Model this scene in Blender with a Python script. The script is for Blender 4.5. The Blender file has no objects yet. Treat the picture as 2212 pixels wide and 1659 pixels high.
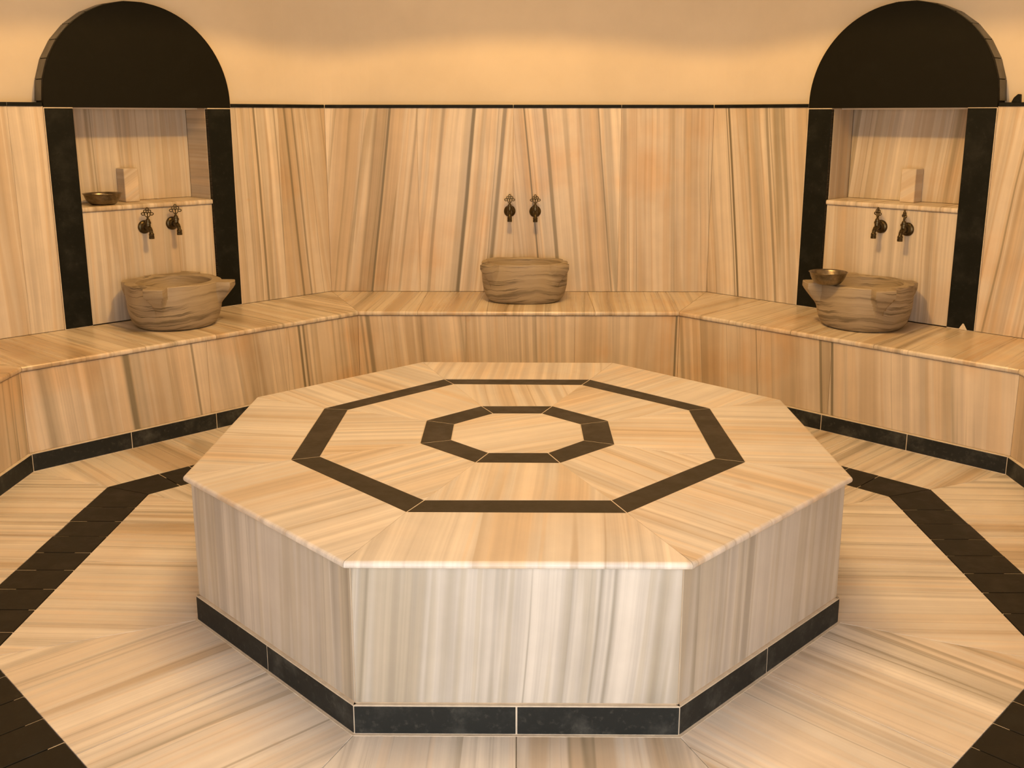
import bpy, bmesh, math, random
from mathutils import Vector, Matrix
random.seed(7)
scn = bpy.context.scene
col = scn.collection
PI = math.pi

# ------------------------------------------------------------ camera
cd = bpy.data.cameras.new('camera'); cam = bpy.data.objects.new('camera', cd); col.objects.link(cam)
CP = Vector((0.00595, -3.21539, 1.52402))
right = Vector((0.999969578, 0.00779713, 0.000219276)); up = Vector((-0.0019231, 0.21919563, 0.97567904)); fwd = Vector((-0.00755944, 0.97564977, -0.21920395))
M = Matrix((right, up, -fwd)).transposed().to_4x4(); M.translation = CP
cam.matrix_world = M
cd.sensor_width = 36.0; cd.lens = 36.0 * 2150.105 / 2212.0
cd.shift_x = 0.0; cd.shift_y = -97.924 / 2212.0
cd.clip_start = 0.02
scn.camera = cam

# ------------------------------------------------------------ world, lights, exposure
scn.view_settings.view_transform = 'Standard'; scn.view_settings.look = 'None'
scn.view_settings.gamma = 1.0; scn.view_settings.use_curve_mapping = False
scn.view_settings.exposure = 0.0
w = bpy.data.worlds.new('world'); scn.world = w; w.use_nodes = True
bg = w.node_tree.nodes['Background']; bg.inputs[0].default_value = (1.0, 0.965, 0.945, 1); bg.inputs[1].default_value = 5.0

def spot(name, loc, power, colr, half, blend=0.05, r=0.05, target=None):
    l = bpy.data.lights.new(name, 'SPOT'); l.energy = power; l.color = colr
    l.spot_size = 2 * half; l.spot_blend = blend; l.shadow_soft_size = r
    o = bpy.data.objects.new(name, l); col.objects.link(o); o.location = loc
    if target is not None: o.rotation_euler = (Vector(target) - Vector(loc)).to_track_quat('-Z', 'Y').to_euler()
    return o
WARM = (1.0, 0.55, 0.165)
def shape_beam(o):
    # invented beam: weak downward to hide platform shadow, full strength towards the walls
    l = o.data; l.use_nodes = True; t = l.node_tree; em = t.nodes['Emission']
    tc = t.nodes.new('ShaderNodeTexCoord'); sp = t.nodes.new('ShaderNodeSeparateXYZ'); mr = t.nodes.new('ShaderNodeMapRange')
    ab = t.nodes.new('ShaderNodeMath'); ab.operation = 'ABSOLUTE'
    t.links.new(tc.outputs['Normal'], sp.inputs[0]); t.links.new(sp.outputs[2], ab.inputs[0]); t.links.new(ab.outputs[0], mr.inputs[0])
    mr.interpolation_type = 'SMOOTHSTEP'
    mr.inputs[1].default_value = math.cos(math.radians(22)); mr.inputs[2].default_value = math.cos(math.radians(42))
    mr.inputs[3].default_value = 0.12; mr.inputs[4].default_value = 1.0
    t.links.new(mr.outputs[0], em.inputs['Strength'])
shape_beam(spot('dome_lamp', (0, 0.013, 3.28), 235, WARM, math.radians(65.2), 0.010, 0.07))
def disk(name, loc, power, colr, size):
    l = bpy.data.lights.new(name, 'AREA'); l.shape = 'DISK'; l.size = size; l.energy = power; l.color = colr
    o = bpy.data.objects.new(name, l); col.objects.link(o); o.location = loc; return o
disk('overhead_soft_disk', (0, 0.013, 3.60), 71, (1.0, .605, .245), 1.7)  # broad warm disk added for soft overhead light; the dome is closed
def point(name, loc, power, colr, r):
    l = bpy.data.lights.new(name, 'POINT'); l.energy = power; l.color = colr; l.shadow_soft_size = r
    o = bpy.data.objects.new(name, l); col.objects.link(o); o.location = loc; return o


# ------------------------------------------------------------ materials
class NT:
    def __init__(s, name):
        s.m = bpy.data.materials.new(name); s.m.use_nodes = True
        s.t = s.m.node_tree; s.t.nodes.clear()
        s.out = s.t.nodes.new('ShaderNodeOutputMaterial'); s.b = s.t.nodes.new('ShaderNodeBsdfPrincipled')
        s.t.links.new(s.b.outputs[0], s.out.inputs[0])
    def n(s, typ, **k):
        x = s.t.nodes.new('ShaderNode' + typ)
        for a, v in k.items(): setattr(x, a, v)
        return x
    def L(s, a, b): s.t.links.new(a, b)
    def val(s, x, inp):
        if isinstance(x, (int, float)): inp.default_value = x
        elif isinstance(x, (tuple, list)): inp.default_value = x
        else: s.L(x, inp)
    def math(s, op, a, b=None, c=None, clamp=False):
        x = s.n('Math', operation=op); x.use_clamp = clamp
        s.val(a, x.inputs[0])
        if b is not None: s.val(b, x.inputs[1])
        if c is not None: s.val(c, x.inputs[2])
        return x.outputs[0]
    def noise(s, vec, scale, detail=2, rough=.5, dist=0, dims='3D'):
        x = s.n('TexNoise', noise_dimensions=dims)
        x.inputs['Scale'].default_value = scale; x.inputs['Detail'].default_value = detail
        x.inputs['Roughness'].default_value = rough; x.inputs['Distortion'].default_value = dist
        s.L(vec, x.inputs['Vector']); return x.outputs[0]
    def comb(s, x, y, z=0.0):
        c = s.n('CombineXYZ'); s.val(x, c.inputs[0]); s.val(y, c.inputs[1]); s.val(z, c.inputs[2]); return c.outputs[0]
    def mix(s, f, a, b, mode='MIX'):
        x = s.n('Mix', data_type='RGBA', blend_type=mode)
        s.val(f, x.inputs[0]); s.val(a, x.inputs[6]); s.val(b, x.inputs[7]); return x.outputs[2]
    def rng(s, v, a, b, c=0.0, d=1.0, smooth=True):
        x = s.n('MapRange', interpolation_type='SMOOTHSTEP' if smooth else 'LINEAR')
        s.val(v, x.inputs[0]); x.inputs[1].default_value = a; x.inputs[2].default_value = b
        x.inputs[3].default_value = c; x.inputs[4].default_value = d; return x.outputs[0]
ALB = 0.80
def c4(c, k=1.0): return (c[0]*k, c[1]*k, c[2]*k, 1)
def m4(c, k=1.0): return c4(c, k * ALB)

LIGHT = (0.80, 0.71, 0.58); MID = (0.66, 0.55, 0.41); TAN = (0.58, 0.465, 0.325); OLIVE = (0.22, 0.19, 0.12); OCHRE = (0.72, 0.46, 0.18)
def marble(name, light=LIGHT, mid=MID, tan=TAN, dark=OLIVE, bandscale=5.0, darkness=1.0, lines=1.0, ochre=0.3, rough=0.30, feats=(), wob=0.05, shiftv=0.0):
    s = NT(name)
    uv = s.n('UVMap', uv_map='vein').outputs[0]; sp = s.n('SeparateXYZ'); s.L(uv, sp.inputs[0]); U, V = sp.outputs[0], sp.outputs[1]
    wn = s.noise(s.comb(s.math('MULTIPLY', U, 1.3), s.math('MULTIPLY', V, 0.55)), 1.0, 2, dims='2D')
    wn2 = s.noise(s.comb(s.math('MULTIPLY', U, 9.0), s.math('MULTIPLY', V, 3.0)), 1.0, 2, dims='2D')
    d = s.math('ADD', s.math('MULTIPLY', s.math('SUBTRACT', wn, 0.5), wob), s.math('MULTIPLY', s.math('SUBTRACT', wn2, 0.5), 0.004))
    u2 = s.math('ADD', U, d)
    band = s.noise(s.comb(s.math('MULTIPLY', u2, bandscale), s.math('MULTIPLY', V, 0.14)), 1.0, 3, .55, dims='2D')
    ramp = s.n('ValToRGB'); s.L(band, ramp.inputs[0]); e = ramp.color_ramp.elements
    e[0].position = 0.28; e[0].color = m4(tan); e[1].position = 0.66; e[1].color = m4(light, 1.04)
    for ps, cc, kk in ((.36, tan, 1.12), (.40, mid, 1.0), (.455, light, .95), (.475, mid, 1.04), (.515, mid, 1.12), (.53, light, .98), (.60, light, 1.0), (.615, light, .92)):
        x = e.new(ps); x.color = m4(cc, kk)
    base = ramp.outputs[0]
    fine = s.noise(s.comb(s.math('MULTIPLY', u2, 34.0), s.math('MULTIPLY', V, 0.3)), 1.0, 3, .6, dims='2D')
    fm = s.rng(s.noise(s.comb(s.math('MULTIPLY', u2, 3.7), s.math('MULTIPLY', V, 0.4)), 1.0, 1, dims='2D'), .35, .6, .35, 1.0)
    f = s.math('ADD', 1.0, s.math('MULTIPLY', s.math('SUBTRACT', s.rng(fine, .25, .75, .79, 1.12), 1.0), fm))
    base = s.mix(1.0, base, s.comb(f, f, f), 'MULTIPLY')
    # thin sharp lines
    ln = s.noise(s.comb(s.math('ADD', s.math('MULTIPLY', u2, 6.0), 31.7), s.math('MULTIPLY', V, 0.06)), 1.0, 1.5, .5, dims='2D')
    rid = s.math('ABSOLUTE', s.math('SUBTRACT', ln, 0.5))
    msk = s.noise(s.comb(s.math('MULTIPLY', u2, 2.1), s.math('ADD', s.math('MULTIPLY', V, 0.45), 9.0)), 1.0, 1, dims='2D')
    lm = s.math('MULTIPLY', s.rng(rid, 0.0, 0.014, 1.0, 0.0), s.rng(msk, .44, .60))
    base = s.mix(s.math('MULTIPLY', lm, 0.60 * lines), base, m4(dark, 1.25))
    # broad dark veins: one hard side, one side that fades out
    dv = s.noise(s.comb(s.math('ADD', s.math('MULTIPLY', u2, 2.6), 77.0), s.math('MULTIPLY', V, 0.09)), 1.0, 1, .5, dims='2D')
    fr = s.math('FRACT', s.math('MULTIPLY', dv, 7.0))
    gate = s.rng(s.noise(s.comb(s.math('MULTIPLY', u2, 1.7), s.math('ADD', s.math('MULTIPLY', V, 0.12), 41.0)), 1.0, 1, dims='2D'), .50, .60)
    dm = s.math('MULTIPLY', s.math('MULTIPLY', s.rng(fr, .0, .035), s.rng(fr, .04, .34, 1.0, 0.0)), gate)
    base = s.mix(s.math('MULTIPLY', dm, 0.55 * darkness), base, m4(dark, 1.4))
    # warm iron staining in patches
    geo = s.n('TexCoord').outputs['Object']
    oc = s.noise(geo, 1.7, 3, .55)
    base = s.mix(s.math('MULTIPLY', s.rng(oc, .50, .72), ochre), base, s.mix(1.0, base, c4(OCHRE, 1.25), 'MULTIPLY'))
    sp_ = s.noise(geo, 5.5, 3, .6)
    base = s.mix(s.math('MULTIPLY', s.rng(sp_, .68, .80), min(.6, ochre * 1.2)), base, m4((.62, .34, .10)))
    cl = s.noise(geo, 7.0, 4, .6)
    k = s.rng(cl, .2, .8, .95, 1.05); base = s.mix(1.0, base, s.comb(k, k, k), 'MULTIPLY')
    if feats:
        uv = s.n('UVMap', uv_map='loc').outputs[0]; sp = s.n('SeparateXYZ'); s.L(uv, sp.inputs[0])
        ul = s.math('ADD', sp.outputs[0], s.math('MULTIPLY', d, 0.5))
        for (u0, wd, st) in feats:
            ds = s.math('ABSOLUTE', s.math('SUBTRACT', ul, u0))
            base = s.mix(s.rng(ds, wd * .35, wd, st, 0.0), base, m4(dark, 1.0))
    s.L(base, s.b.inputs['Base Color'])
    rn = s.rng(fine, .3, .7, rough - .04, rough + .06); s.L(rn, s.b.inputs['Roughness'])
    s.b.inputs['Specular IOR Level'].default_value = 0.42
    bp = s.n('Bump'); bp.inputs['Strength'].default_value = 0.08; bp.inputs['Distance'].default_value = 0.002
    s.L(s.noise(geo, 35, 3), bp.inputs['Height']); s.L(bp.outputs[0], s.b.inputs['Normal'])
    return s.m

def black_stone(name, rough=.32, dust=.12, colr=(0.018, 0.017, 0.013), spec=.5):
    s = NT(name); geo = s.n('TexCoord').outputs['Object']
    n1 = s.noise(geo, 9, 5, .65); n2 = s.noise(geo, 60, 3, .6)
    b = s.mix(s.rng(n1, .45, .85, 0, dust), c4(colr), (0.17, 0.17, 0.15, 1))
    b = s.mix(s.rng(n2, .55, .8, 0, dust * .6), b, (0.16, 0.155, 0.13, 1))
    s.L(b, s.b.inputs['Base Color']); s.L(s.rng(n1, .3, .7, rough - .05, rough + .12), s.b.inputs['Roughness'])
    s.b.inputs['Specular IOR Level'].default_value = spec
    bp = s.n('Bump'); bp.inputs['Strength'].default_value = 0.12; bp.inputs['Distance'].default_value = 0.002
    s.L(s.noise(geo, 24, 5, .7), bp.inputs['Height']); s.L(bp.outputs[0], s.b.inputs['Normal'])
    return s.m
def plain(name, colr, rough=.8, var=.08, scale=4, metal=0.0, bump=0.1, bscale=60):
    s = NT(name); geo = s.n('TexCoord').outputs['Object']
    n1 = s.noise(geo, scale, 5, .6); k = s.rng(n1, .25, .75, 1 - var, 1 + var)
    s.L(s.mix(1.0, c4(colr), s.comb(k, k, k), 'MULTIPLY'), s.b.inputs['Base Color'])
    s.b.inputs['Roughness'].default_value = rough; s.b.inputs['Metallic'].default_value = metal
    bp = s.n('Bump'); bp.inputs['Strength'].default_value = bump; bp.inputs['Distance'].default_value = 0.002
    s.L(s.noise(geo, bscale, 4, .7), bp.inputs['Height']); s.L(bp.outputs[0], s.b.inputs['Normal'])
    return s.m
M_WALL = marble('wall_marble', ochre=.45, rough=.38, darkness=1.25, lines=1.2)
M_BACK = marble('back_wall_marble', ochre=.45, rough=.38, darkness=.8, feats=(
    (-.944, .010, .95), (-.968, .022, .35), (-1.02, .012, .35), (-.78, .010, .4), (-.422, .016, .98), (-.45, .035, .3), (-.240, .018, .75), (-.36, .02, .3), (-.60, .014, .4),
    (.173, .007, .9), (.292, .017, .8), (.41, .020, .35), (.61, .006, .7), (.66, .03, .25), (.50, .012, .3), (.95, .016, .3)))
M_LW = marble('left_wall_marble', ochre=.5, rough=.38, darkness=.8, feats=((.735, .009, .8), (.765, .02, .35), (.862, .006, .55), (.997, .010, .75), (1.05, .008, .6), (.60, .02, .25)))
M_RW = marble('right_wall_marble', ochre=.3, rough=.38, darkness=.8, feats=((.874, .010, .95), (.892, .006, .7), (.625, .012, .6), (.76, .010, .4), (.70, .014, .35)))
M_SEAT = marble('bench_seat_marble', ochre=.35, rough=.3, bandscale=8, darkness=1.0, lines=.7)
M_PLINTH = black_stone('dusty_black_plinth', .55, .42, (.016, .018, .017), .2)
RIS = dict(light=(.79,.67,.51), mid=(.67,.54,.38), ochre=.5, rough=.38, bandscale=4, darkness=.4, lines=.6)
M_RISL = marble('left_riser_marble', feats=((-.376, .022, .85), (-.34, .05, .3), (-.052, .008, .7), (.548, .010, .9), (.575, .008, .8), (-.74, .05, .35), (.30, .04, .2)), **RIS)
M_RISR = marble('right_riser_marble', feats=((.010, .010, .85), (-.052, .010, .9), (-.02, .03, .3), (.372, .005, .6), (.69, .03, .3), (-.62, .04, .25)), **RIS)
M_RISB = marble('back_riser_marble', feats=((-.785, .018, .7), (-.82, .01, .5), (.863, .008, .9), (.10, .018, .35), (.22, .012, .3), (.02, .01, .3)), **RIS)
M_RISER = marble('bench_riser_marble', light=(.79,.67,.51), mid=(.67,.54,.38), ochre=.5, rough=.38, bandscale=4)
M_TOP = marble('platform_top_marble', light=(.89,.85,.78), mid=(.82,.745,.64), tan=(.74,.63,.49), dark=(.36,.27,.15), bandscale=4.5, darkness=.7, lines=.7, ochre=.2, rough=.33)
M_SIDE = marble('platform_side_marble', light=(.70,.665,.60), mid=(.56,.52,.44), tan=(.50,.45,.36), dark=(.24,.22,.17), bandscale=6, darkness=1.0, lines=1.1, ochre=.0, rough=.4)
M_FLOOR = marble('floor_marble', light=(.95,.90,.81), mid=(.85,.77,.66), tan=(.66,.55,.41), bandscale=5, darkness=.8, lines=.9, ochre=.15, rough=.3)
M_BASIN = None
M_BLK = black_stone('black_marble', .5, .10, (.007, .008, .006), .12)
M_BLKTOP = black_stone('black_marble_polished_band', .42, .05, (0.021, 0.0155, 0.006), .42)
M_BLKFLOOR = black_stone('black_floor_stone', .45, .10, (0.009, 0.008, 0.0045), .26)
M_ARCH = black_stone('black_arch_stone', .6, .02, (0.0065, 0.006, 0.003), .12)
M_GROUT = plain('pale_grout', (.62, .55, .44), .9, .12, 30)
M_GROUTD = plain('marble_grout', (.50, .40, .28), .9, .12, 30)
M_PLASTER = plain('cream_plaster', (.66, .585, .465), .9, .06, 1.6, bump=.15, bscale=25)
M_BRONZE = plain('aged_bronze', (.075, .055, .024), .34, .5, 60, metal=.8, bump=.2)
M_BRASS = plain('worn_brass', (.23, .195, .145), .33, .35, 40, metal=1.0, bump=.25, bscale=120)

# ------------------------------------------------------------ mesh helpers
def link(name, me, mat, parent=None):
    o = bpy.data.objects.new(name, me); col.objects.link(o)
    if mat: me.materials.append(mat)
    if parent: o.parent = parent
    return o
def tag(o, label=None, cat=None, group=None, kind=None):
    if label: o['label'] = label
    if cat: o['category'] = cat
    if group: o['group'] = group
    if kind: o['kind'] = kind
    return o
def empty(name, loc=(0, 0, 0)):
    o = bpy.data.objects.new(name, None); o.empty_display_size = .05; col.objects.link(o); o.location = loc; return o
def finish(bm, name, mat, parent=None, vein=None, smooth=False, rnd=True):
    """vein=(dir along the veins, dir across). UV 'vein' gets a random offset, 'loc' is in metres."""
    bmesh.ops.recalc_face_normals(bm, faces=bm.faces)
    if vein:
        e2, e1 = Vector(vein[0]).normalized(), Vector(vein[1]).normalized()
        a = bm.loops.layers.uv.new('vein'); b = bm.loops.layers.uv.new('loc')
        ox, oy = (random.uniform(0, 60), random.uniform(0, 60)) if rnd else (0, 0)
        for f in bm.faces:
            for l in f.loops:
                p = l.vert.co; u, v = p.dot(e1), p.dot(e2)
                l[a].uv = (u + ox, v + oy); l[b].uv = (u, v)
    me = bpy.data.meshes.new(name); bm.to_mesh(me); bm.free()
    if smooth:
        for p in me.polygons: p.use_smooth = True
    return link(name, me, mat, parent)
def prism(poly, ext, bevel=0.0015, round_edges=None, rr=0.0, seg=3):
    """poly: list of 3D points of one face; ext: extrusion vector. round_edges(p,q)->True for nosing edges."""
    bm = bmesh.new(); A = [bm.verts.new(Vector(p)) for p in poly]; B = [bm.verts.new(Vector(p) + Vector(ext)) for p in poly]
    n = len(poly); bm.faces.new(A); bm.faces.new(B[::-1])
    for i in range(n): bm.faces.new((A[i], A[(i+1) % n], B[(i+1) % n], B[i]))
    bmesh.ops.recalc_face_normals(bm, faces=bm.faces); bm.normal_update()
    if round_edges:
        es = [e for e in bm.edges if round_edges(e.verts[0].co, e.verts[1].co)]
        if es: bmesh.ops.bevel(bm, geom=es, offset=rr, segments=4, affect='EDGES', profile=.5)
    elif bevel > 0:
        bmesh.ops.bevel(bm, geom=list(bm.edges), offset=bevel, segments=1, affect='EDGES')
    return bm
def inset2(poly, g):
    """shrink a convex 2D polygon by g"""
    n = len(poly); c = sum((Vector(p) for p in poly), Vector((0, 0))) / n; out = []
    for i in range(n):
        p0, p1, p2 = (Vector(poly[(i - 1) % n]), Vector(poly[i]), Vector(poly[(i + 1) % n]))
        def off(a, b):
            d = (b - a).normalized(); nn = Vector((-d.y, d.x))
            if (c - a).dot(nn) < 0: nn = -nn
            return a + nn * g, d
        a, d1 = off(p0, p1); b, d2 = off(p1, p2)
        den = d1.x * d2.y - d1.y * d2.x
        if abs(den) < 1e-6: out.append(b); continue
        t = ((b.x - a.x) * d2.y - (b.y - a.y) * d2.x) / den
        out.append(a + d1 * t)
    return out
RC = Vector((0, 0.013))
R2 = math.sqrt(.5)
# facets: name -> (outward normal, tangent)
FAC = {'back': (Vector((0, 1)), Vector((1, 0))), 'back_right': (Vector((R2, R2)), Vector((-R2, R2))), 'back_left': (Vector((-R2, R2)), Vector((R2, R2))),
       'right': (Vector((1, 0)), Vector((0, 1))), 'left': (Vector((-1, 0)), Vector((0, 1))),
       'front_right': (Vector((R2, -R2)), Vector((R2, R2))), 'front_left': (Vector((-R2, -R2)), Vector((-R2, R2))), 'front': (Vector((0, -1)), Vector((1, 0)))}
T8 = math.tan(PI / 8)
def fp(fac, t, a, z):
    n, tt = FAC[fac]; q = RC + n * a + tt * t; return Vector((q.x, q.y, z))
def v3(v): return Vector((v.x, v.y, 0))
def fveins(fac, slant=0.0):
    """vertical veins on a facet leaning by slant (tangent metres per metre of height)"""
    tt = v3(FAC[fac][1]); e2 = (Vector((0, 0, 1)) + tt * slant).normalized(); e1 = (tt - Vector((0, 0, 1)) * slant)
    return (e2, e1.normalized())
def panel(name, fac, t0, t1, z0, z1, a, thick, mat, parent, slant=0.0, gap=.0008, bevel=.0015, horiz=False, rnd=True):
    """vertical slab whose room-side face is at apothem a"""
    n = v3(FAC[fac][0])
    P = [fp(fac, t0 + gap, a, z0 + gap), fp(fac, t1 - gap, a, z0 + gap), fp(fac, t1 - gap, a, z1 - gap), fp(fac, t0 + gap, a, z1 - gap)]
    ve = fveins(fac, slant)
    if horiz: ve = (ve[1], ve[0])
    return finish(prism(P, n * thick, bevel), name, mat, parent, ve, rnd=rnd)
def octa(a, c=RC):
    s = a * T8
    return [Vector(p) + c for p in ((-s, -a), (s, -a), (a, -s), (a, s), (s, a), (-s, a), (-a, s), (-a, -s))]
EDGE = ['front', 'front_right', 'right', 'back_right', 'back', 'back_left', 'left', 'front_left']   # octa edge k: vertex k -> k+1
def radial(fac): n, t = FAC[fac]; return (v3(n), v3(t))
def hslab(name, poly2, ztop, thick, mat, parent, vein, gap=.0008, bevel=.001, nose=None, rr=.012):
    q = inset2(poly2, gap)
    P = [Vector((p.x, p.y, ztop)) for p in q]
    re = None
    if nose is not None:
        def re(a, b):
            pa, pb = Vector(a[:2]), Vector(b[:2])
            return abs(a[2] - b[2]) < 1e-5 and (pa - pb).length > .02 and all(abs((p - nose[0]).dot(nose[1])) < .004 for p in (pa, pb))
    return finish(prism(P, (0, 0, -thick), bevel, re, rr), name, mat, parent, vein)
def lerp(a, b, t): return a + (b - a) * t

# ------------------------------------------------------------ floor
floor = finish(prism([Vector((p.x, p.y, -.012)) for p in octa(3.06)], (0, 0, -.1), 0), 'floor', M_GROUTD)
tag(floor, kind='structure')
RI, RO, RB_, RT = 1.521, 1.722, 2.135, .975
GR = []
oT, oI, oO, oB = octa(RT, Vector((0, 0))), octa(RI, Vector((0, 0))), octa(RO, Vector((0, 0))), octa(RB_)
for k in range(8):
    k1 = (k + 1) % 8; fac = EDGE[k]; ve = radial(fac)
    sl = random.uniform(-.06, .06); ve = (ve[0] + ve[1] * sl, ve[1] - ve[0] * sl)
    for (ra, rb, parts) in ((oT, oI, (0, .5, 1)), (oO, oB, (0, .34, .67, 1))):
        for a, b in zip(parts, parts[1:]):
            # keep joints perpendicular to the ring edge: parts are measured on the inner edge
            A0, A1 = ra[k], ra[k1]; B0, B1 = rb[k], rb[k1]
            nn = FAC[fac][0]; h = (B0 - A0).dot(nn)
            p0 = lerp(A0, A1, a); p1 = lerp(A0, A1, b)
            q0 = B0 if a == 0 else p0 + nn * h; q1 = B1 if b == 1 else p1 + nn * h
            hslab('floor_slab', [p0, p1, q1, q0], 0.0, .02, M_FLOOR, floor, ve)
    # black band of small tiles
    t_ = FAC[fac][1]; nn = FAC[fac][0]
    if (oI[k1] - oI[k]).dot(t_) < 0: t_ = -t_
    L = (oI[k1] - oI[k]).length; n = 9; w_ = L / n
    for i in range(n):
        p0 = oI[k] + t_ * (w_ * i); p1 = oI[k] + t_ * (w_ * (i + 1)); h = RO - RI
        q0 = p0 + nn * h; q1 = p1 + nn * h
        if i == 0: q0 = oO[k]
        if i == n - 1: q1 = oO[k1]
        j = random.uniform(-.003, .003)
        ob = hslab('black_floor_tile', [p0, p1, q1 + nn * j, q0 + nn * j], .0008 + random.uniform(-.0004, .0004), .02, M_BLKFLOOR, floor, ve, gap=.0017)
        if i:
            for u0, u1 in ((.0, random.uniform(.1, .3)), (random.uniform(.65, .85), 1.0)):
                GR.append([p0 + nn * (h * u0) - t_ * .0016, p0 + nn * (h * u0) + t_ * .0016, p0 + nn * (h * u1) + t_ * .0016, p0 + nn * (h * u1) - t_ * .0016])
bm = bmesh.new()
for q in GR:
    A = [bm.verts.new((p.x, p.y, -.0006)) for p in q]; B = [bm.verts.new((p.x, p.y, -.01)) for p in q]
    bm.faces.new(A); bm.faces.new(B[::-1])
    for i in range(4): bm.faces.new((A[i], A[(i+1) % 4], B[(i+1) % 4], B[i]))
finish(bm, 'joint_grout', M_GROUT, floor)['kind'] = 'stuff'
# threshold floor beyond the doorway
finish(prism([Vector((-1.3, -3.5, -.001)), Vector((1.3, -3.5, -.001)), Vector((1.3, -2.70, -.001)), Vector((-1.3, -2.70, -.001))], (0, 0, -.1), 0), 'threshold_slab', M_FLOOR, floor, ((0, 1, 0), (1, 0, 0)))
finish(prism([Vector((p.x, p.y, -.002)) for p in (octa(2.78)[0], octa(2.78)[1], octa(2.12)[1], octa(2.12)[0])], (0, 0, -.05), 0), 'threshold_slab', M_FLOOR, floor, ((0, 1, 0), (1, 0, 0)))

# ------------------------------------------------------------ walls, cladding, plaster
AW, AP = 2.76, 2.86
ZB, ZT0, ZT1, ZP = 0.4742, 1.565, 1.583, 2.75
RF = .85; TL = RF * T8
def plan_right(fac, a, tsign):
    """plan points of the plaster from facet centre to mid corner, corner rounded"""
    n, tt = FAC[fac]; pts = []
    s = a * T8 - TL
    c = RC + n * (a - RF) + tt * (tsign * s)
    for i in range(7):
        th = (PI / 8) * i / 6
        pts.append(c + n * (RF * math.cos(th)) + tt * (tsign * RF * math.sin(th)))
    return pts
def plan(fac, a):
    return plan_right(fac, a, -1)[::-1] + plan_right(fac, a, 1)
WALLS = {}
def box_ts(bm, fac, t0, t1, a0, a1, z0, z1):
    P = [fp(fac, t, a, z) for z in (z0, z1) for (t, a) in ((t0, a0), (t1, a0), (t1, a1), (t0, a1))]
    V = [bm.verts.new(p) for p in P]
    for f in ((0,1,2,3), (7,6,5,4), (0,4,5,1), (1,5,6,2), (2,6,7,3), (3,7,4,0)): bm.faces.new([V[i] for i in f])
NT0, NT1 = -.452, .53          # niche surround
NI0, NI1 = -.315, .393         # niche opening
ND = 2.995                     # niche back face
for fac in FAC:
    bm = bmesh.new()
    # upper plaster
    pin = plan(fac, AP)
    z1_ = ZT1 - .03
    if fac == 'front':
        z1_ = 2.3
    rows = []
    for z in (z1_, ZP): rows.append([bm.verts.new((p.x, p.y, z)) for p in pin])
    hs = (AP + .2) * T8
    po = [fp(fac, -hs, AP + .2, 0), fp(fac, hs, AP + .2, 0)]
    out = [[bm.verts.new((p.x, p.y, z)) for p in po] for z in (z1_, ZP)]
    n = len(pin)
    for i in range(n - 1): bm.faces.new((rows[0][i], rows[0][i+1], rows[1][i+1], rows[1][i]))
    bm.faces.new((out[0][0], out[0][1], out[1][1], out[1][0]))
    bm.faces.new(rows[0] + out[0][::-1]); bm.faces.new(rows[1] + out[1][::-1])
    bm.faces.new((rows[0][0], rows[1][0], out[1][0], out[0][0])); bm.faces.new((rows[0][-1], rows[1][-1], out[1][1], out[0][1]))
    hw = (AW + .03) * T8
    if fac in ('back_left', 'back_right'):
        box_ts(bm, fac, -hw, NI0 - .02, AW + .025, AP + .2, 0, z1_); box_ts(bm, fac, NI1 + .02, hw, AW + .025, AP + .2, 0, z1_)
        box_ts(bm, fac, NI0 - .02, NI1 + .02, ND + .02, AP + .25, 0, z1_); box_ts(bm, fac, NI0 - .02, NI1 + .02, AW + .025, ND + .02, 0, ZB - .03)
    elif fac == 'front':
        for s_ in (-1, 1):
            box_ts(bm, fac, min(s_ * .95, s_ * hw), max(s_ * .95, s_ * hw), AW + .025, AP + .2, 0, z1_)
        box_ts(bm, fac, -.95, .95, AW + .025, AP + .2, 2.15, z1_)
    else:
        box_ts(bm, fac, -hw, hw, AW + .025, AP + .2, 0, z1_)
    WALLS[fac] = tag(finish(bm, 'wall_' + fac, M_PLASTER), kind='structure')
# cladding panels
def clad(fac, cuts, slants, mat=None, z0=ZB, z1=ZT0, rnd=True):
    for (a, b), s in zip(zip(cuts, cuts[1:]), slants):
        panel('marble_panel', fac, a, b, z0, z1, AW, .024, mat or M_WALL, WALLS[fac], slant=s, rnd=rnd, gap=.0003, bevel=.0007)
HW = AW * T8
clad('back', (-HW, -.60, -.033, .601, HW), (.125, .105, -.095, -.03), M_BACK)
clad('back_left', (-HW, -.615, NT0), (-.02, -.03)); clad('back_left', (NT1, .83, HW), (-.034, -.08), M_LW)
clad('back_right', (-HW, -.8, NT0), (-.08, -.10)); clad('back_right', (NT1, HW), (.11,), M_RW)
for fac in ('left', 'right', 'front_left', 'front_right'): clad(fac, (-HW, -.57, 0, .57, HW), (.02, .0, .03, -.02))
clad('front', (-HW, -.95), (.0,), z0=0); clad('front', (.95, HW), (.0,), z0=0)
for fac in ('left', 'right', 'front_left', 'front_right', 'back', 'back_left', 'back_right'): pass
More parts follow.
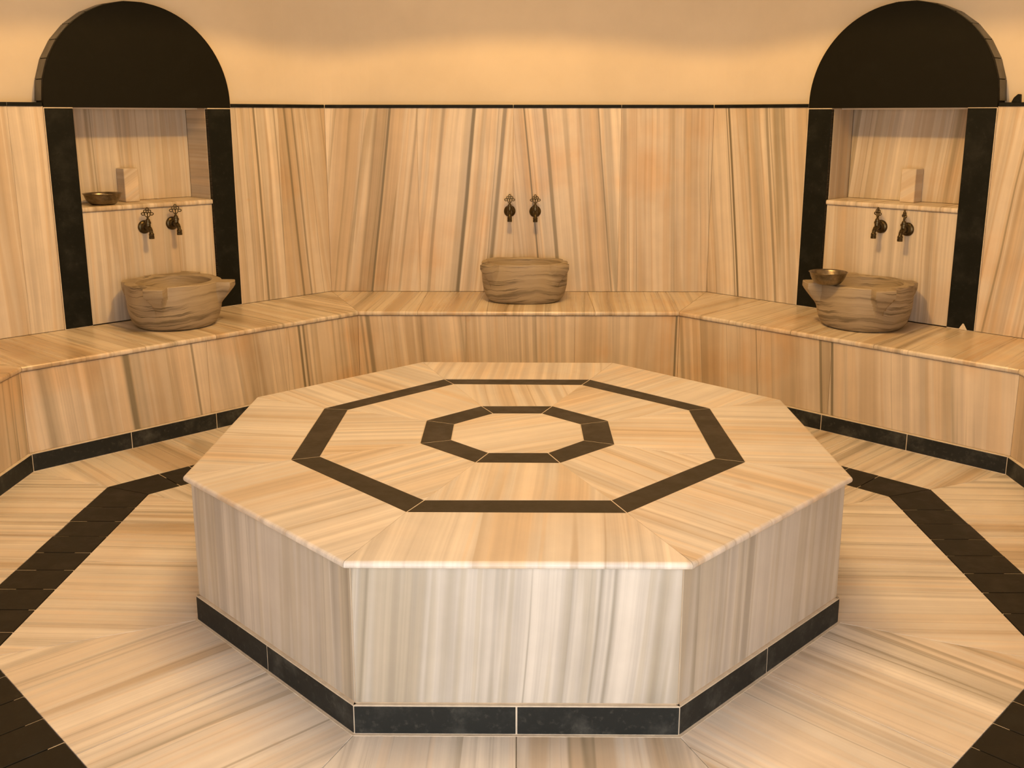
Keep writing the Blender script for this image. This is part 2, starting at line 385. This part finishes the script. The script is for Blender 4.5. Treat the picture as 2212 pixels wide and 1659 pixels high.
# black ledge strips above the cladding
def ledge(fac, cuts, tn):
    root = empty(tn, fp(fac, 0, AW, ZT0)); tag(root, kind='structure')
    for a, b in zip(cuts, cuts[1:]):
        n = v3(FAC[fac][0])
        P = [fp(fac, a + .0012, AW - .008, ZT0) - root.location, fp(fac, b - .0012, AW - .008, ZT0) - root.location, fp(fac, b - .0012, AW - .008, ZT1) - root.location, fp(fac, a + .0012, AW - .008, ZT1) - root.location]
        finish(prism(P, n * .108, .002), 'ledge_strip', M_BLK, root)
    P = [fp(fac, cuts[0], AW - .002, ZT0 + .002) - root.location, fp(fac, cuts[-1], AW - .002, ZT0 + .002) - root.location, fp(fac, cuts[-1], AW - .002, ZT1 - .002) - root.location, fp(fac, cuts[0], AW - .002, ZT1 - .002) - root.location]
    finish(prism(P, n * .1, 0), 'grout_bed', M_GROUT, root)
H2 = (AW - .008) * T8
ledge('back', (-H2, -.033, .601, H2), 'trim_1')
ledge('back_left', (-H2, -.615, NT0 - .003), 'trim_2'); ledge('back_left', (NT1 + .003, .83, H2), 'trim_3')
ledge('back_right', (-H2, -.8, NT0 - .003), 'trim_4'); ledge('back_right', (NT1 + .003, H2), 'trim_5')
for i, fac in enumerate(('left', 'right', 'front_left', 'front_right')): ledge(fac, (-H2, 0, H2), 'trim_%d' % (6 + i))

# dome
bm = bmesh.new(); ring0 = []
for k in range(8): ring0 += plan(EDGE[k], AP)[(0 if True else 1):-1]
ordered = sorted(ring0, key=lambda p: math.atan2(p.y - RC.y, p.x - RC.x))
rings = []
for j in range(9):
    th = (PI / 2) * j / 8 * .96
    k_ = math.cos(th); z = ZP + 1.25 * math.sin(th)
    rings.append([bm.verts.new((RC.x + (p.x - RC.x) * k_, RC.y + (p.y - RC.y) * k_, z)) for p in ordered])
n = len(ordered)
for a, b in zip(rings, rings[1:]):
    for i in range(n): bm.faces.new((a[i], a[(i+1) % n], b[(i+1) % n], b[i]))
bm.faces.new(rings[-1])
ceil = finish(bm, 'ceiling', M_PLASTER, smooth=True)
sm = ceil.modifiers.new('solid', 'SOLIDIFY'); sm.thickness = .12; sm.offset = 1
tag(ceil, kind='structure')

# entrance passage behind the camera
for s_, nm in ((-1, 'wall_passage_left'), (1, 'wall_passage_right')):
    x = s_ * 1.2
    finish(prism([Vector((x, -3.5, 0)), Vector((x, -3.045, 0)), Vector((x, -3.045, 2.3)), Vector((x, -3.5, 2.3))], (s_ * .15, 0, 0), 0), nm, M_PLASTER)['kind'] = 'structure'
finish(prism([Vector((-1.35, -3.5, 2.3)), Vector((1.35, -3.5, 2.3)), Vector((1.35, -3.045, 2.3)), Vector((-1.35, -3.045, 2.3))], (0, 0, .12), 0), 'ceiling_passage', M_PLASTER)['kind'] = 'structure'

# ------------------------------------------------------------ central platform
plat = tag(empty('heated_platform'), 'large octagonal marble platform with black bands in the middle of the floor', 'platform')
V2 = lambda L: [Vector(p) for p in L]
zt = .478
pT = V2([(-0.417, -1.007), (0.423, -1.007), (0.996, -0.419), (0.994, 0.403), (0.413, 0.976), (-0.417, 0.983), (-0.995, 0.424), (-0.995, -0.425)])
pA = V2([(-0.299, -0.698), (0.297, -0.699), (0.706, -0.292), (0.703, 0.285), (0.291, 0.687), (-0.299, 0.688), (-0.708, 0.273), (-0.706, -0.283)])
pB = V2([(-0.258, -0.611), (0.262, -0.608), (0.617, -0.259), (0.620, 0.261), (0.253, 0.605), (-0.256, 0.613), (-0.617, 0.256), (-0.619, -0.252)])
pC = V2([(-0.129, -0.303), (0.132, -0.305), (0.317, -0.127), (0.318, 0.129), (0.127, 0.31), (-0.134, 0.308), (-0.321, 0.129), (-0.319, -0.121)])
pD = V2([(-0.092, -0.212), (0.097, -0.211), (0.217, -0.086), (0.217, 0.090), (0.086, 0.216), (-0.089, 0.215), (-0.219, 0.087), (-0.218, -0.085)])
body = octa(.95, Vector((0, 0)))
finish(prism([Vector((p.x, p.y, .02)) for p in body], (0, 0, zt - .0208), 0), 'core', M_GROUT, plat)
for k in range(8):
    k1 = (k + 1) % 8; fac = EDGE[k]; ve = radial(fac)
    def rv():
        s = random.uniform(-.12, .12); return (ve[0] + ve[1] * s, ve[1] - ve[0] * s)
    d = (pT[k1] - pT[k]).normalized(); nn = Vector((d.y, -d.x))
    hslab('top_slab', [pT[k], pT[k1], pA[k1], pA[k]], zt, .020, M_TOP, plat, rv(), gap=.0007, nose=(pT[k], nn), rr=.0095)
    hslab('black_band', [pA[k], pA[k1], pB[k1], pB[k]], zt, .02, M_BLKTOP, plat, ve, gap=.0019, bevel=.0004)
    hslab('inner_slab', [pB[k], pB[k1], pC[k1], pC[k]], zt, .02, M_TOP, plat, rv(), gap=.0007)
    hslab('black_band', [pC[k], pC[k1], pD[k1], pD[k]], zt, .02, M_BLKTOP, plat, ve, gap=.0019, bevel=.0004)
finish(prism([Vector((p.x, p.y, .075)) for p in octa(.9778, Vector((0, 0)))], (0, 0, zt - .075 - .021), 0), 'core', M_GROUTD, plat)
hslab('centre_slab', pD, zt, .02, M_TOP, plat, ((.9, .45, 0), (-.45, .9, 0)), gap=.0008)
save_rc = RC.copy(); RC.x = 0; RC.y = 0
finish(prism([Vector((p.x, p.y, .0)) for p in octa(.9945, Vector((0, 0)))], (0, 0, .0012), 0), 'base_grout', M_GROUT, plat)
AS, APL = .979 - .022, .988 - .03
for k in range(8):
    fac = EDGE[k]; h = (AS + .022) * T8; sl = {'front': .07, 'front_left': -.02, 'front_right': .05}.get(fac, 0)
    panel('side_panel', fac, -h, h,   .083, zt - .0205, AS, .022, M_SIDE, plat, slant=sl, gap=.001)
    h = (APL + .03) * T8
    for a, b in ((-h, 0), (0, h)):
        panel('plinth_tile', fac, a, b, .0005, .080, APL, .03, M_PLINTH, plat, gap=.0022, bevel=.0008)
    h = (APL + .028) * T8
    panel('plinth_grout', fac, -h, h, .0005, .0815, APL - .0015, .03, M_GROUT, plat, gap=0, bevel=0)
RC.x, RC.y = save_rc.x, save_rc.y

# ------------------------------------------------------------ bench
bench = tag(empty('marble_bench', (0, 0, 0)), 'continuous marble bench running round the walls below the basins', 'bench')
AN, AR, ABP = 2.122, 2.132, 2.118
zs = .473
CUT = {'back': (-.554, -.173, .42), 'back_left': (-.328, .03, .47), 'back_right': (-.236, .2, .56), 'left': (-.3, .2), 'right': (-.3, .2), 'front_left': (-.3, .25), 'front_right': (-.3, .25)}
RCUT = {'back': (-.29, .31), 'back_left': (-.02, .43), 'back_right': (-.023, .37), 'left': (0,), 'right': (0,), 'front_left': (0,), 'front_right': (0,)}
for fac in CUT:
    nn, tt = FAC[fac]
    hi = AN * T8; ho = (AW) * T8
    cuts = (-1,) + CUT[fac] + (1,)
    sl = random.uniform(-.1, .1)
    if fac == 'back': sl = .05
    ve = (v3(nn) + v3(tt) * sl, v3(tt) - v3(nn) * sl)
    for a, b in zip(cuts, cuts[1:]):
        q = [RC + nn * AN + tt * (-hi if a == -1 else a), RC + nn * AN + tt * (hi if b == 1 else b),
             RC + nn * AW + tt * (ho if b == 1 else b), RC + nn * AW + tt * (-ho if a == -1 else a)]
        hslab('seat_slab', q, zs, .024, M_SEAT, bench, ve, gap=.0008, nose=(RC + nn * AN, nn), rr=.010)
    h = AR * T8; cuts = (-h,) + RCUT[fac] + (h,)
    mt = {'back': M_RISB, 'back_left': M_RISL, 'back_right': M_RISR}.get(fac, M_RISER)
    ss = {'back': (-.10, -.03, .01), 'back_left': (-.08,) * 3, 'back_right': (.09,) * 3}.get(fac, (0, .02))
    for a, b, s_ in zip(cuts, cuts[1:], ss):
        panel('riser_panel', fac, a, b, .083, zs - .025, AR, .02, mt, bench, slant=s_, gap=.0004, bevel=.0008)
    h = ABP * T8
    for a, b in zip((-h, -.433, 0, .433), (-.433, 0, .433, h)):
        panel('plinth_tile', fac, a, b, .0005, .081, ABP, .03, M_PLINTH, bench, gap=.0018, bevel=.0008)
    h = (ABP + .01) * T8
    panel('grout_bed', fac, -h, h, .0, .0825, ABP + .0012, .03, M_GROUT, bench, gap=0, bevel=0)
    panel('core', fac, -(AR + .02) * T8, (AR + .02) * T8, .0, zs - .027, AR + .018, .3, M_GROUTD, bench, gap=0, bevel=0)

# ------------------------------------------------------------ niches
def niche(fac, label):
    org = fp(fac, (NT0 + NT1) / 2, AW, ZB)
    root = tag(empty('wall_niche', org), label, 'niche', 'arched niches in the tiled wall')
    def P_(name, *a, **k):
        o = panel(name, fac, *a, **k); o.data.transform(Matrix.Translation(-org)); return o
    n = v3(FAC[fac][0])
    AF = AW - .010; tc = (NT0 + NT1) / 2; rad = (NT1 - NT0) / 2
    # black arch slab: half disc on a short straight foot
    zb = 1.560; zc = 1.585
    pts = [(NT0, zb), (NT1, zb), (NT1, zc)] + [(tc + rad * math.cos(PI * i / 48), zc + rad * math.sin(PI * i / 48)) for i in range(1, 48)] + [(NT0, zc)]
    finish(prism([fp(fac, t, AF, z) - org for t, z in pts], n * .02, .0015), 'arch_slab', M_ARCH, root)
    pts2 = [(tc + (t - tc) * .985, zb + .003 + (z - zb) * .985) for t, z in pts]
    finish(prism([fp(fac, t, AF + .02, z) - org for t, z in pts2], n * (AP - AF - .02), 0), 'arch_core', M_ARCH, root)
    nt = 15
    for i in range(nt):
        a0, a1 = PI * i / nt + .004, PI * (i + 1) / nt - .004
        q = []
        for r_, aa in ((rad + .001, a0), (rad + .001, a1), (rad - .012, a1), (rad - .012, a0)):
            q.append(fp(fac, tc + r_ * math.cos(aa), AF + .0215, zc + .004 + r_ * math.sin(aa)) - org)
        finish(prism(q, n * (AP - AF - .0215), .001), 'edge_tile', M_EDGE, root)
    # jambs
    for (a, b, nm) in ((NT0, NI0, 0), (NI1, NT1, 1)):
        if fac == 'back_right' and nm == 0:
            c = (a + b) / 2 - .012
            q = [(a + .001, ZB + .002), (c - .022, ZB + .002), (c - .004, ZB + .032), (c + .002, ZB + .032), (c + .018, ZB + .004), (b - .001, ZB + .004), (b - .001, zb - .003), (a + .001, zb - .003)]
            finish(prism([fp(fac, t, AF, z) - org for t, z in q], n * .03, .001), 'jamb', M_BLK, root)
        else:
            P_('jamb', a, b, ZB + .001, zb - .0035, AF, .03, M_BLK, root, gap=.001)
    P_('grout_bed', NT0 - .002, NI0 - .001, ZB, zb, AF + .0015, .03, M_GROUT, root, gap=0, bevel=0)
    P_('grout_bed', NI1 + .001, NT1 + .002, ZB, zb, AF + .0015, .03, M_GROUT, root, gap=0, bevel=0)
    # lower facing, shelf, linings
    if fac == 'back_left': cuts, sls = (NI0, NI1), (.0,)
    else: cuts, sls = (NI0, NI1), (.0,)
    for (a, b), s in zip(zip(cuts, cuts[1:]), sls):
        P_('facing_panel', a, b, ZB + .001, 1.049, AW + .006, .03, M_NICHE, root, slant=s)
    q = [fp(fac, NI0 + .001, AW - .006, 1.049) - org, fp(fac, NI1 - .001, AW - .006, 1.049) - org, fp(fac, NI1 - .001, ND, 1.049) - org, fp(fac, NI0 + .001, ND, 1.049) - org]
    bm = bmesh.new(); A = [bm.verts.new(p) for p in q]; B = [bm.verts.new(p + Vector((0, 0, .026))) for p in q]
    bm.faces.new(A); bm.faces.new(B[::-1])
    for i in range(4): bm.faces.new((A[i], A[(i+1) % 4], B[(i+1) % 4], B[i]))
    bmesh.ops.recalc_face_normals(bm, faces=bm.faces)
    es = [e for e in bm.edges if set(e.verts) in ({A[0], A[1]}, {B[0], B[1]})]
    bmesh.ops.bevel(bm, geom=es, offset=.010, segments=4, affect='EDGES', profile=.5)
    finish(bm, 'shelf', M_SEAT, root, radial(fac))
    P_('back_panel', NI0, NI1, 1.075, zb, ND, .02, M_NICHE, root, slant=(-.02 if fac == 'back_left' else -.10))
    tt = v3(FAC[fac][1])
    for t_, s_ in ((NI0, -1), (NI1, 1)):
        q = [fp(fac, t_, AF + .03, 1.075) - org, fp(fac, t_, ND, 1.075) - org, fp(fac, t_, ND, zb) - org, fp(fac, t_, AF + .03, zb) - org]
        hz = fac == 'back_left'
        ve = (n, Vector((0, 0, 1))) if hz else (Vector((0, 0, 1)), n)
        finish(prism(q, tt * (s_ * .02), .001), 'side_panel', M_NICHE, root, ve)
    q = [fp(fac, NI0, AF + .02, zb) - org, fp(fac, NI1, AF + .02, zb) - org, fp(fac, NI1, ND, zb) - org, fp(fac, NI0, ND, zb) - org]
    finish(prism(q, (0, 0, .02), 0), 'soffit_panel', M_NICHE, root, radial(fac))
    return root
M_NICHE = marble('niche_marble', light=(.74,.655,.53), mid=(.60,.50,.37), ochre=.35, rough=.4, bandscale=6, darkness=.5, lines=1.0)  # marble toned darker, putting some niche shade into the colour
M_EDGE = black_stone('worn_edge_tile', .35, .25, (0.05, 0.045, 0.03), .6)
niche('back_left', 'black framed arched niche in the left wall with shelf holding a bowl')
niche('back_right', 'black framed arched niche in the right wall, chipped foot on its right jamb')

# ------------------------------------------------------------ basins
def basin_marble():
    s = NT('carved_basin_marble'); geo = s.n('TexCoord').outputs['Object']
    sp = s.n('SeparateXYZ'); s.L(geo, sp.inputs[0])
    wz = s.noise(geo, 2.2, 3, .6); wz2 = s.noise(geo, 13, 3, .6)
    z = s.math('ADD', sp.outputs[2], s.math('ADD', s.math('MULTIPLY', s.math('SUBTRACT', wz, .5), .12), s.math('MULTIPLY', s.math('SUBTRACT', wz2, .5), .016)))
    b = s.noise(s.comb(s.math('MULTIPLY', sp.outputs[0], .6), s.math('MULTIPLY', sp.outputs[1], .6), s.math('MULTIPLY', z, 24)), 1.0, 4, .6)
    r = s.n('ValToRGB'); s.L(b, r.inputs[0]); e = r.color_ramp.elements
    e[0].position = .34; e[0].color = (.17, .14, .095, 1); e[1].position = .62; e[1].color = (.50, .42, .31, 1)
    x = e.new(.43); x.color = (.34, .28, .20, 1); x = e.new(.5); x.color = (.44, .365, .265, 1)
    l = s.noise(s.comb(sp.outputs[0], sp.outputs[1], s.math('MULTIPLY', z, 42)), 1.0, 3, .5)
    lm = s.rng(s.math('ABSOLUTE', s.math('SUBTRACT', l, .5)), 0, .035, .9, 0)
    lm = s.math('MULTIPLY', lm, s.rng(s.noise(geo, 5, 2), .42, .6))
    base = s.mix(lm, r.outputs[0], (.15, .12, .08, 1))
    base = s.mix(1.0, base, (.76, .74, .68, 1), 'MULTIPLY')
    s.L(base, s.b.inputs['Base Color']); s.b.inputs['Roughness'].default_value = .5
    bp = s.n('Bump'); bp.inputs['Strength'].default_value = .5; bp.inputs['Distance'].default_value = .004
    s.L(s.noise(geo, 22, 5, .7), bp.inputs['Height']); s.L(bp.outputs[0], s.b.inputs['Normal'])
    return s.m
M_BASIN = basin_marble()
def basin(c, ang, label, R=.236, H=.228, sy=1.0, ex=2.0, rimf=.80, lugs=(1, 1, 1, 1), lugL=.069, seed=0, notch=None):
    """ang: direction (radians) of the inward axis; lugs at +-45 and +-135 degrees from it"""
    rr = random.Random(seed)
    N = 280; bm = bmesh.new()
    prof = [(0.0, .74), (.005, .80), (.014, .85), (.028, .895), (.045, .925), (.07, .955), (.095, .975), (.12, .985), (.14, .99), (.155, .993), (.17, .996), (.185, .998), (.20, 1.0), (.2245, 1.0), (H, .99)]
    q_ = rimf / .80
    inner = [(H, .80 * q_), (H - .006, .775 * q_), (H - .05, .76 * q_), (H - .10, .70), (H - .14, .55), (H - .155, .30), (H - .158, .0)]
    dirs = [math.radians(a) for a in (-45, 45, 135, -135)]
    def lug(th, z):
        e = 0
        k = min(1, max(0, (z - .105) / (.197 - .105)))
        if k <= 0: return 0
        for d_, on in zip(dirs, lugs):
            if not on: continue
            x = abs((th - d_ + PI) % (2 * PI) - PI)
            half = math.radians(2.5 + 7.5 * k)
            f = 1 - min(1, max(0, (x - half) / math.radians(1.6)))
            e = max(e, f * on)
        return e * lugL * k
    ph = [rr.uniform(0, 6.28) for _ in range(4)]
    rings = []
    for i, (z, f) in enumerate(prof):
        ring = []
        for j in range(N):
            th = 2 * PI * j / N
            se = (abs(math.cos(th)) ** ex + abs(math.sin(th)) ** ex) ** (-1 / ex)
            r = R * f * se * (1 + .006 * math.sin(3 * th + ph[0]) + .004 * math.sin(7 * th + ph[1] + z * 20)) + lug(th, z)
            zz = z + (.003 * math.sin(2 * th + ph[2]) + .0015 * math.sin(9 * th + ph[3]) if z > .2 else 0)
            ring.append(bm.verts.new((r * math.cos(th) * sy, r * math.sin(th), zz)))
        rings.append(ring)
    for (z, f) in inner:
        if f == 0: continue
        rings.append([bm.verts.new((R * f * math.cos(2 * PI * j / N) * sy, R * f * math.sin(2 * PI * j / N), z)) for j in range(N)])
    for a, b in zip(rings, rings[1:]):
        for j in range(N): bm.faces.new((a[j], a[(j+1) % N], b[(j+1) % N], b[j]))
    bm.faces.new(rings[-1]); bm.faces.new(rings[0][::-1])
    o = finish(bm, 'wash_basin', M_BASIN, smooth=True)
    o.location = (c[0], c[1], zs + .0005); o.rotation_euler = (0, 0, ang)
    o.data.set_sharp_from_angle(angle=math.radians(33))
    tag(o, label, 'basin', 'carved marble basins on the bench')
    return o
pL = fp('back_left', .012, 2.500, 0); pR = fp('back_right', .012, 2.500, 0)
basin((pL.x, pL.y), math.radians(-45), 'carved marble basin with four lugs on the bench before the left niche', seed=3, lugs=(1, 1, .75, .3))
basin((pR.x, pR.y), math.radians(225), 'carved marble basin on the bench before the right niche, metal bowl on its rim', seed=5, lugs=(1, 1, .3, .75))
basin((.034, 2.475), math.radians(-90), 'squarish carved marble basin below the pair of taps on the back wall', sy=.66, ex=2.3, R=.248, rimf=.90, seed=9, lugs=(.75, .75, .3, .3))

# ------------------------------------------------------------ taps
def tube(bm, pts, rads, seg=12, cap=True):
    rings = []
    for i, p in enumerate(pts):
        p = Vector(p); a = Vector(pts[max(i - 1, 0)]); b = Vector(pts[min(i + 1, len(pts) - 1)])
        d = (b - a).normalized(); q = d.to_track_quat('Z', 'Y')
        rings.append([bm.verts.new(p + q @ Vector((rads[i] * math.cos(2 * PI * j / seg), rads[i] * math.sin(2 * PI * j / seg), 0))) for j in range(seg)])
    for a, b in zip(rings, rings[1:]):
        for j in range(seg): bm.faces.new((a[j], a[(j+1) % seg], b[(j+1) % seg], b[j]))
    if cap: bm.faces.new(rings[0][::-1]); bm.faces.new(rings[-1])
def ringlet(bm, cx, cz, rx, rz, r=.0026, rot=0.0, seg=14, k=6, y=.045):
    P = []
    for i in range(seg):
        a = 2 * PI * i / seg; x, z = rx * math.cos(a), rz * math.sin(a)
        P.append((cx + x * math.cos(rot) - z * math.sin(rot), cz + x * math.sin(rot) + z * math.cos(rot), a))
    rings = []
    for i, (x, z, a) in enumerate(P):
        n2 = Vector((x - cx, 0, z - cz)).normalized()
        rings.append([bm.verts.new(Vector((x, 0, z)) + n2 * (r * math.cos(2 * PI * j / k)) + Vector((0, r * math.sin(2 * PI * j / k), 0))) for j in range(k)])
    for i in range(seg):
        a, b = rings[i], rings[(i + 1) % seg]
        for j in range(k): bm.faces.new((a[j], a[(j+1) % k], b[(j+1) % k], b[j]))
def make_tap():
    root = empty('wall_tap')
    bm = bmesh.new(); tube(bm, [(0, 0, 0), (0, .004, 0), (0, .009, 0), (0, .012, 0), (0, .018, 0), (0, .022, 0)], [.035, .035, .031, .024, .019, .0145], 28)
    finish(bm, 'rosette', M_BRONZE, root)
    bm = bmesh.new()
    tube(bm, [(0, .018, 0), (0, .034, 0), (0, .05, -.001), (0, .064, -.006), (0, .074, -.016), (0, .078, -.028)], [.012, .0135, .014, .012, .0105, .0095], 14)
    tube(bm, [(0, .048, -.004), (0, .048, .018), (0, .048, .019), (0, .048, .030), (0, .048, .031), (0, .048, .040), (0, .048, .046)], [.013, .0125, .0155, .0155, .012, .011, .007], 14)
    finish(bm, 'tap_body', M_BRONZE, root)
    bm = bmesh.new()
    tube(bm, [(0, .078, -.026), (0, .078, -.030), (0, .078, -.031), (0, .078, -.040), (0, .078, -.041), (0, .078, -.0425), (0, .078, -.0435), (0, .078, -.056)], [.010, .0125, .0135, .0135, .0122, .0122, .0138, .0138], 16)
    finish(bm, 'spout_nozzle', M_BRONZE, root)
    h = empty('handle_pivot')
    bm = bmesh.new()
    tube(bm, [(0, 0, 0), (0, 0, .010), (0, 0, .014)], [.005, .0055, .004], 10)
    for s in (-1, 1):
        ringlet(bm, s * .0065, .023, .0065, .0115, rot=s * -.18)
        ringlet(bm, s * .0215, .0265, .0085, .0062, rot=s * .12)
        ringlet(bm, s * .0115, .0400, .0066, .0066)
    ringlet(bm, 0, .0510, .0058, .0072)
    tube(bm, [(0, 0, .010), (0, 0, .036)], [.0028, .0028], 8)
    hd = finish(bm, 'handle', M_BRONZE, root)
    bpy.data.objects.remove(h)
    hd.location = (0, .048, .044)
    return root
def dup(root):
    r = root.copy(); col.objects.link(r)
    for ch in list(root.children):
        c = ch.copy(); col.objects.link(c); c.parent = r
    return r
tap0 = make_tap()
TAPS = [('back', -.054, .963, 2.760, 0, 'left tap of the pair over the middle basin on the back wall'),
        ('back', .098, .961, 2.760, 0.1, 'right tap of the pair over the middle basin, dark vein below it'),
        ('back_left', .001, .954, 2.766, -.62, 'left tap of the pair over the left niche basin'),
        ('back_left', .155, .962, 2.766, -.55, 'right tap of the pair over the left niche basin'),
        ('back_right', .077, .954, 2.766, -.55, 'left tap of the pair over the right niche basin'),
        ('back_right', -.065, .951, 2.766, -.80, 'right tap of the pair over the right niche basin')]
for i, (fac, t, z, a, ha, lab) in enumerate(TAPS):
    r = tap0 if i == 0 else dup(tap0)
    r.location = fp(fac, t, a - .0005, z); n = -FAC[fac][0]
    r.rotation_euler = (0, 0, math.atan2(n.y, n.x) - PI / 2)
    for ch in r.children:
        if ch.name.startswith('handle'): ch.rotation_euler = (0, 0, ha)
    tag(r, 'dark bronze ' + lab, 'tap', 'bronze taps above the basins')

# ------------------------------------------------------------ bowls
def bowl(c, R, H, label, seed):
    bm = bmesh.new(); N = 64
    pr = [(0, 0.0), (.50, 0.0), (.60, .02), (.72, .13), (.84, .36), (.92, .62), (.965, .86), (1.0, .985), (1.04, 1.0), (1.035, 1.03), (.985, 1.01), (.94, .86), (.895, .62), (.815, .38), (.69, .16), (.55, .06), (0, .05)]
    rings = []
    for f, z in pr:
        if f == 0: rings.append(bm.verts.new((0, 0, z * H))); continue
        rings.append([bm.verts.new((R * .96 * f * math.cos(2 * PI * j / N), R * .96 * f * math.sin(2 * PI * j / N), z * H)) for j in range(N)])
    for a, b in zip(rings, rings[1:]):
        for j in range(N):
            if isinstance(a, list) and isinstance(b, list): bm.faces.new((a[j], a[(j+1) % N], b[(j+1) % N], b[j]))
            elif isinstance(b, list): bm.faces.new((a, b[(j+1) % N], b[j]))
            else: bm.faces.new((a[j], a[(j+1) % N], b))
    o = finish(bm, 'metal_bowl', M_BRASS, smooth=True); o.location = c
    tag(o, label, 'bowl'); return o
q = fp('back_left', -.170, 2.845, 1.0760); bowl(q, .097, .056, 'shallow brass bowl on the left niche shelf', 1)
bowl((1.538, 1.690, .7045), .094, .060, 'brass bowl resting on the rim of the right basin', 2)

# ------------------------------------------------------------ stone blocks on the shelves, chip on the ledge
for fac, lab in (('back_left', 'upright marble block standing on the left niche shelf beside the bowl'), ('back_right', 'upright marble block standing on the right niche shelf')):
    o_ = fp(fac, .018, 2.93, 1.0755)
    t0, t1 = (-.026, .052)
    P = [fp(fac, t0, 2.90, 1.0755) - o_, fp(fac, t1, 2.90, 1.0755) - o_, fp(fac, t1, 2.90, 1.250) - o_, fp(fac, t0, 2.90, 1.250) - o_]
    tt = v3(FAC[fac][1]); z_ = Vector((0, 0, 1))
    s_ = 1 if fac == 'back_left' else -1
    ob = finish(prism(P, v3(FAC[fac][0]) * .092, .003), 'stone_block', M_BLOCK if False else M_WALL, None, (tt * .8 + z_ * .5 * s_, z_ * .8 - tt * .5 * s_))
    ob.location = o_; tag(ob, lab, 'block', 'marble blocks on the niche shelves')
bm = bmesh.new()
pts = [(-.020, 0), (.012, 0), (.014, .030), (.004, .036), (-.014, .018)]
o_ = fp('back_right', -.522, AW + .012, ZT1)
P = [fp('back_right', -.522 - x, AW + .012, ZT1 + z) - o_ for x, z in [(-.018, 0), (.020, 0), (.017, .037), (.009, .038), (-.008, .022)]]
ob = finish(prism(P, v3(FAC['back_right'][0]) * .03, .002), 'stone_chip', M_BLK); ob.location = o_
tag(ob, 'small black pointed stone piece on the ledge right of the right arch', 'stone')
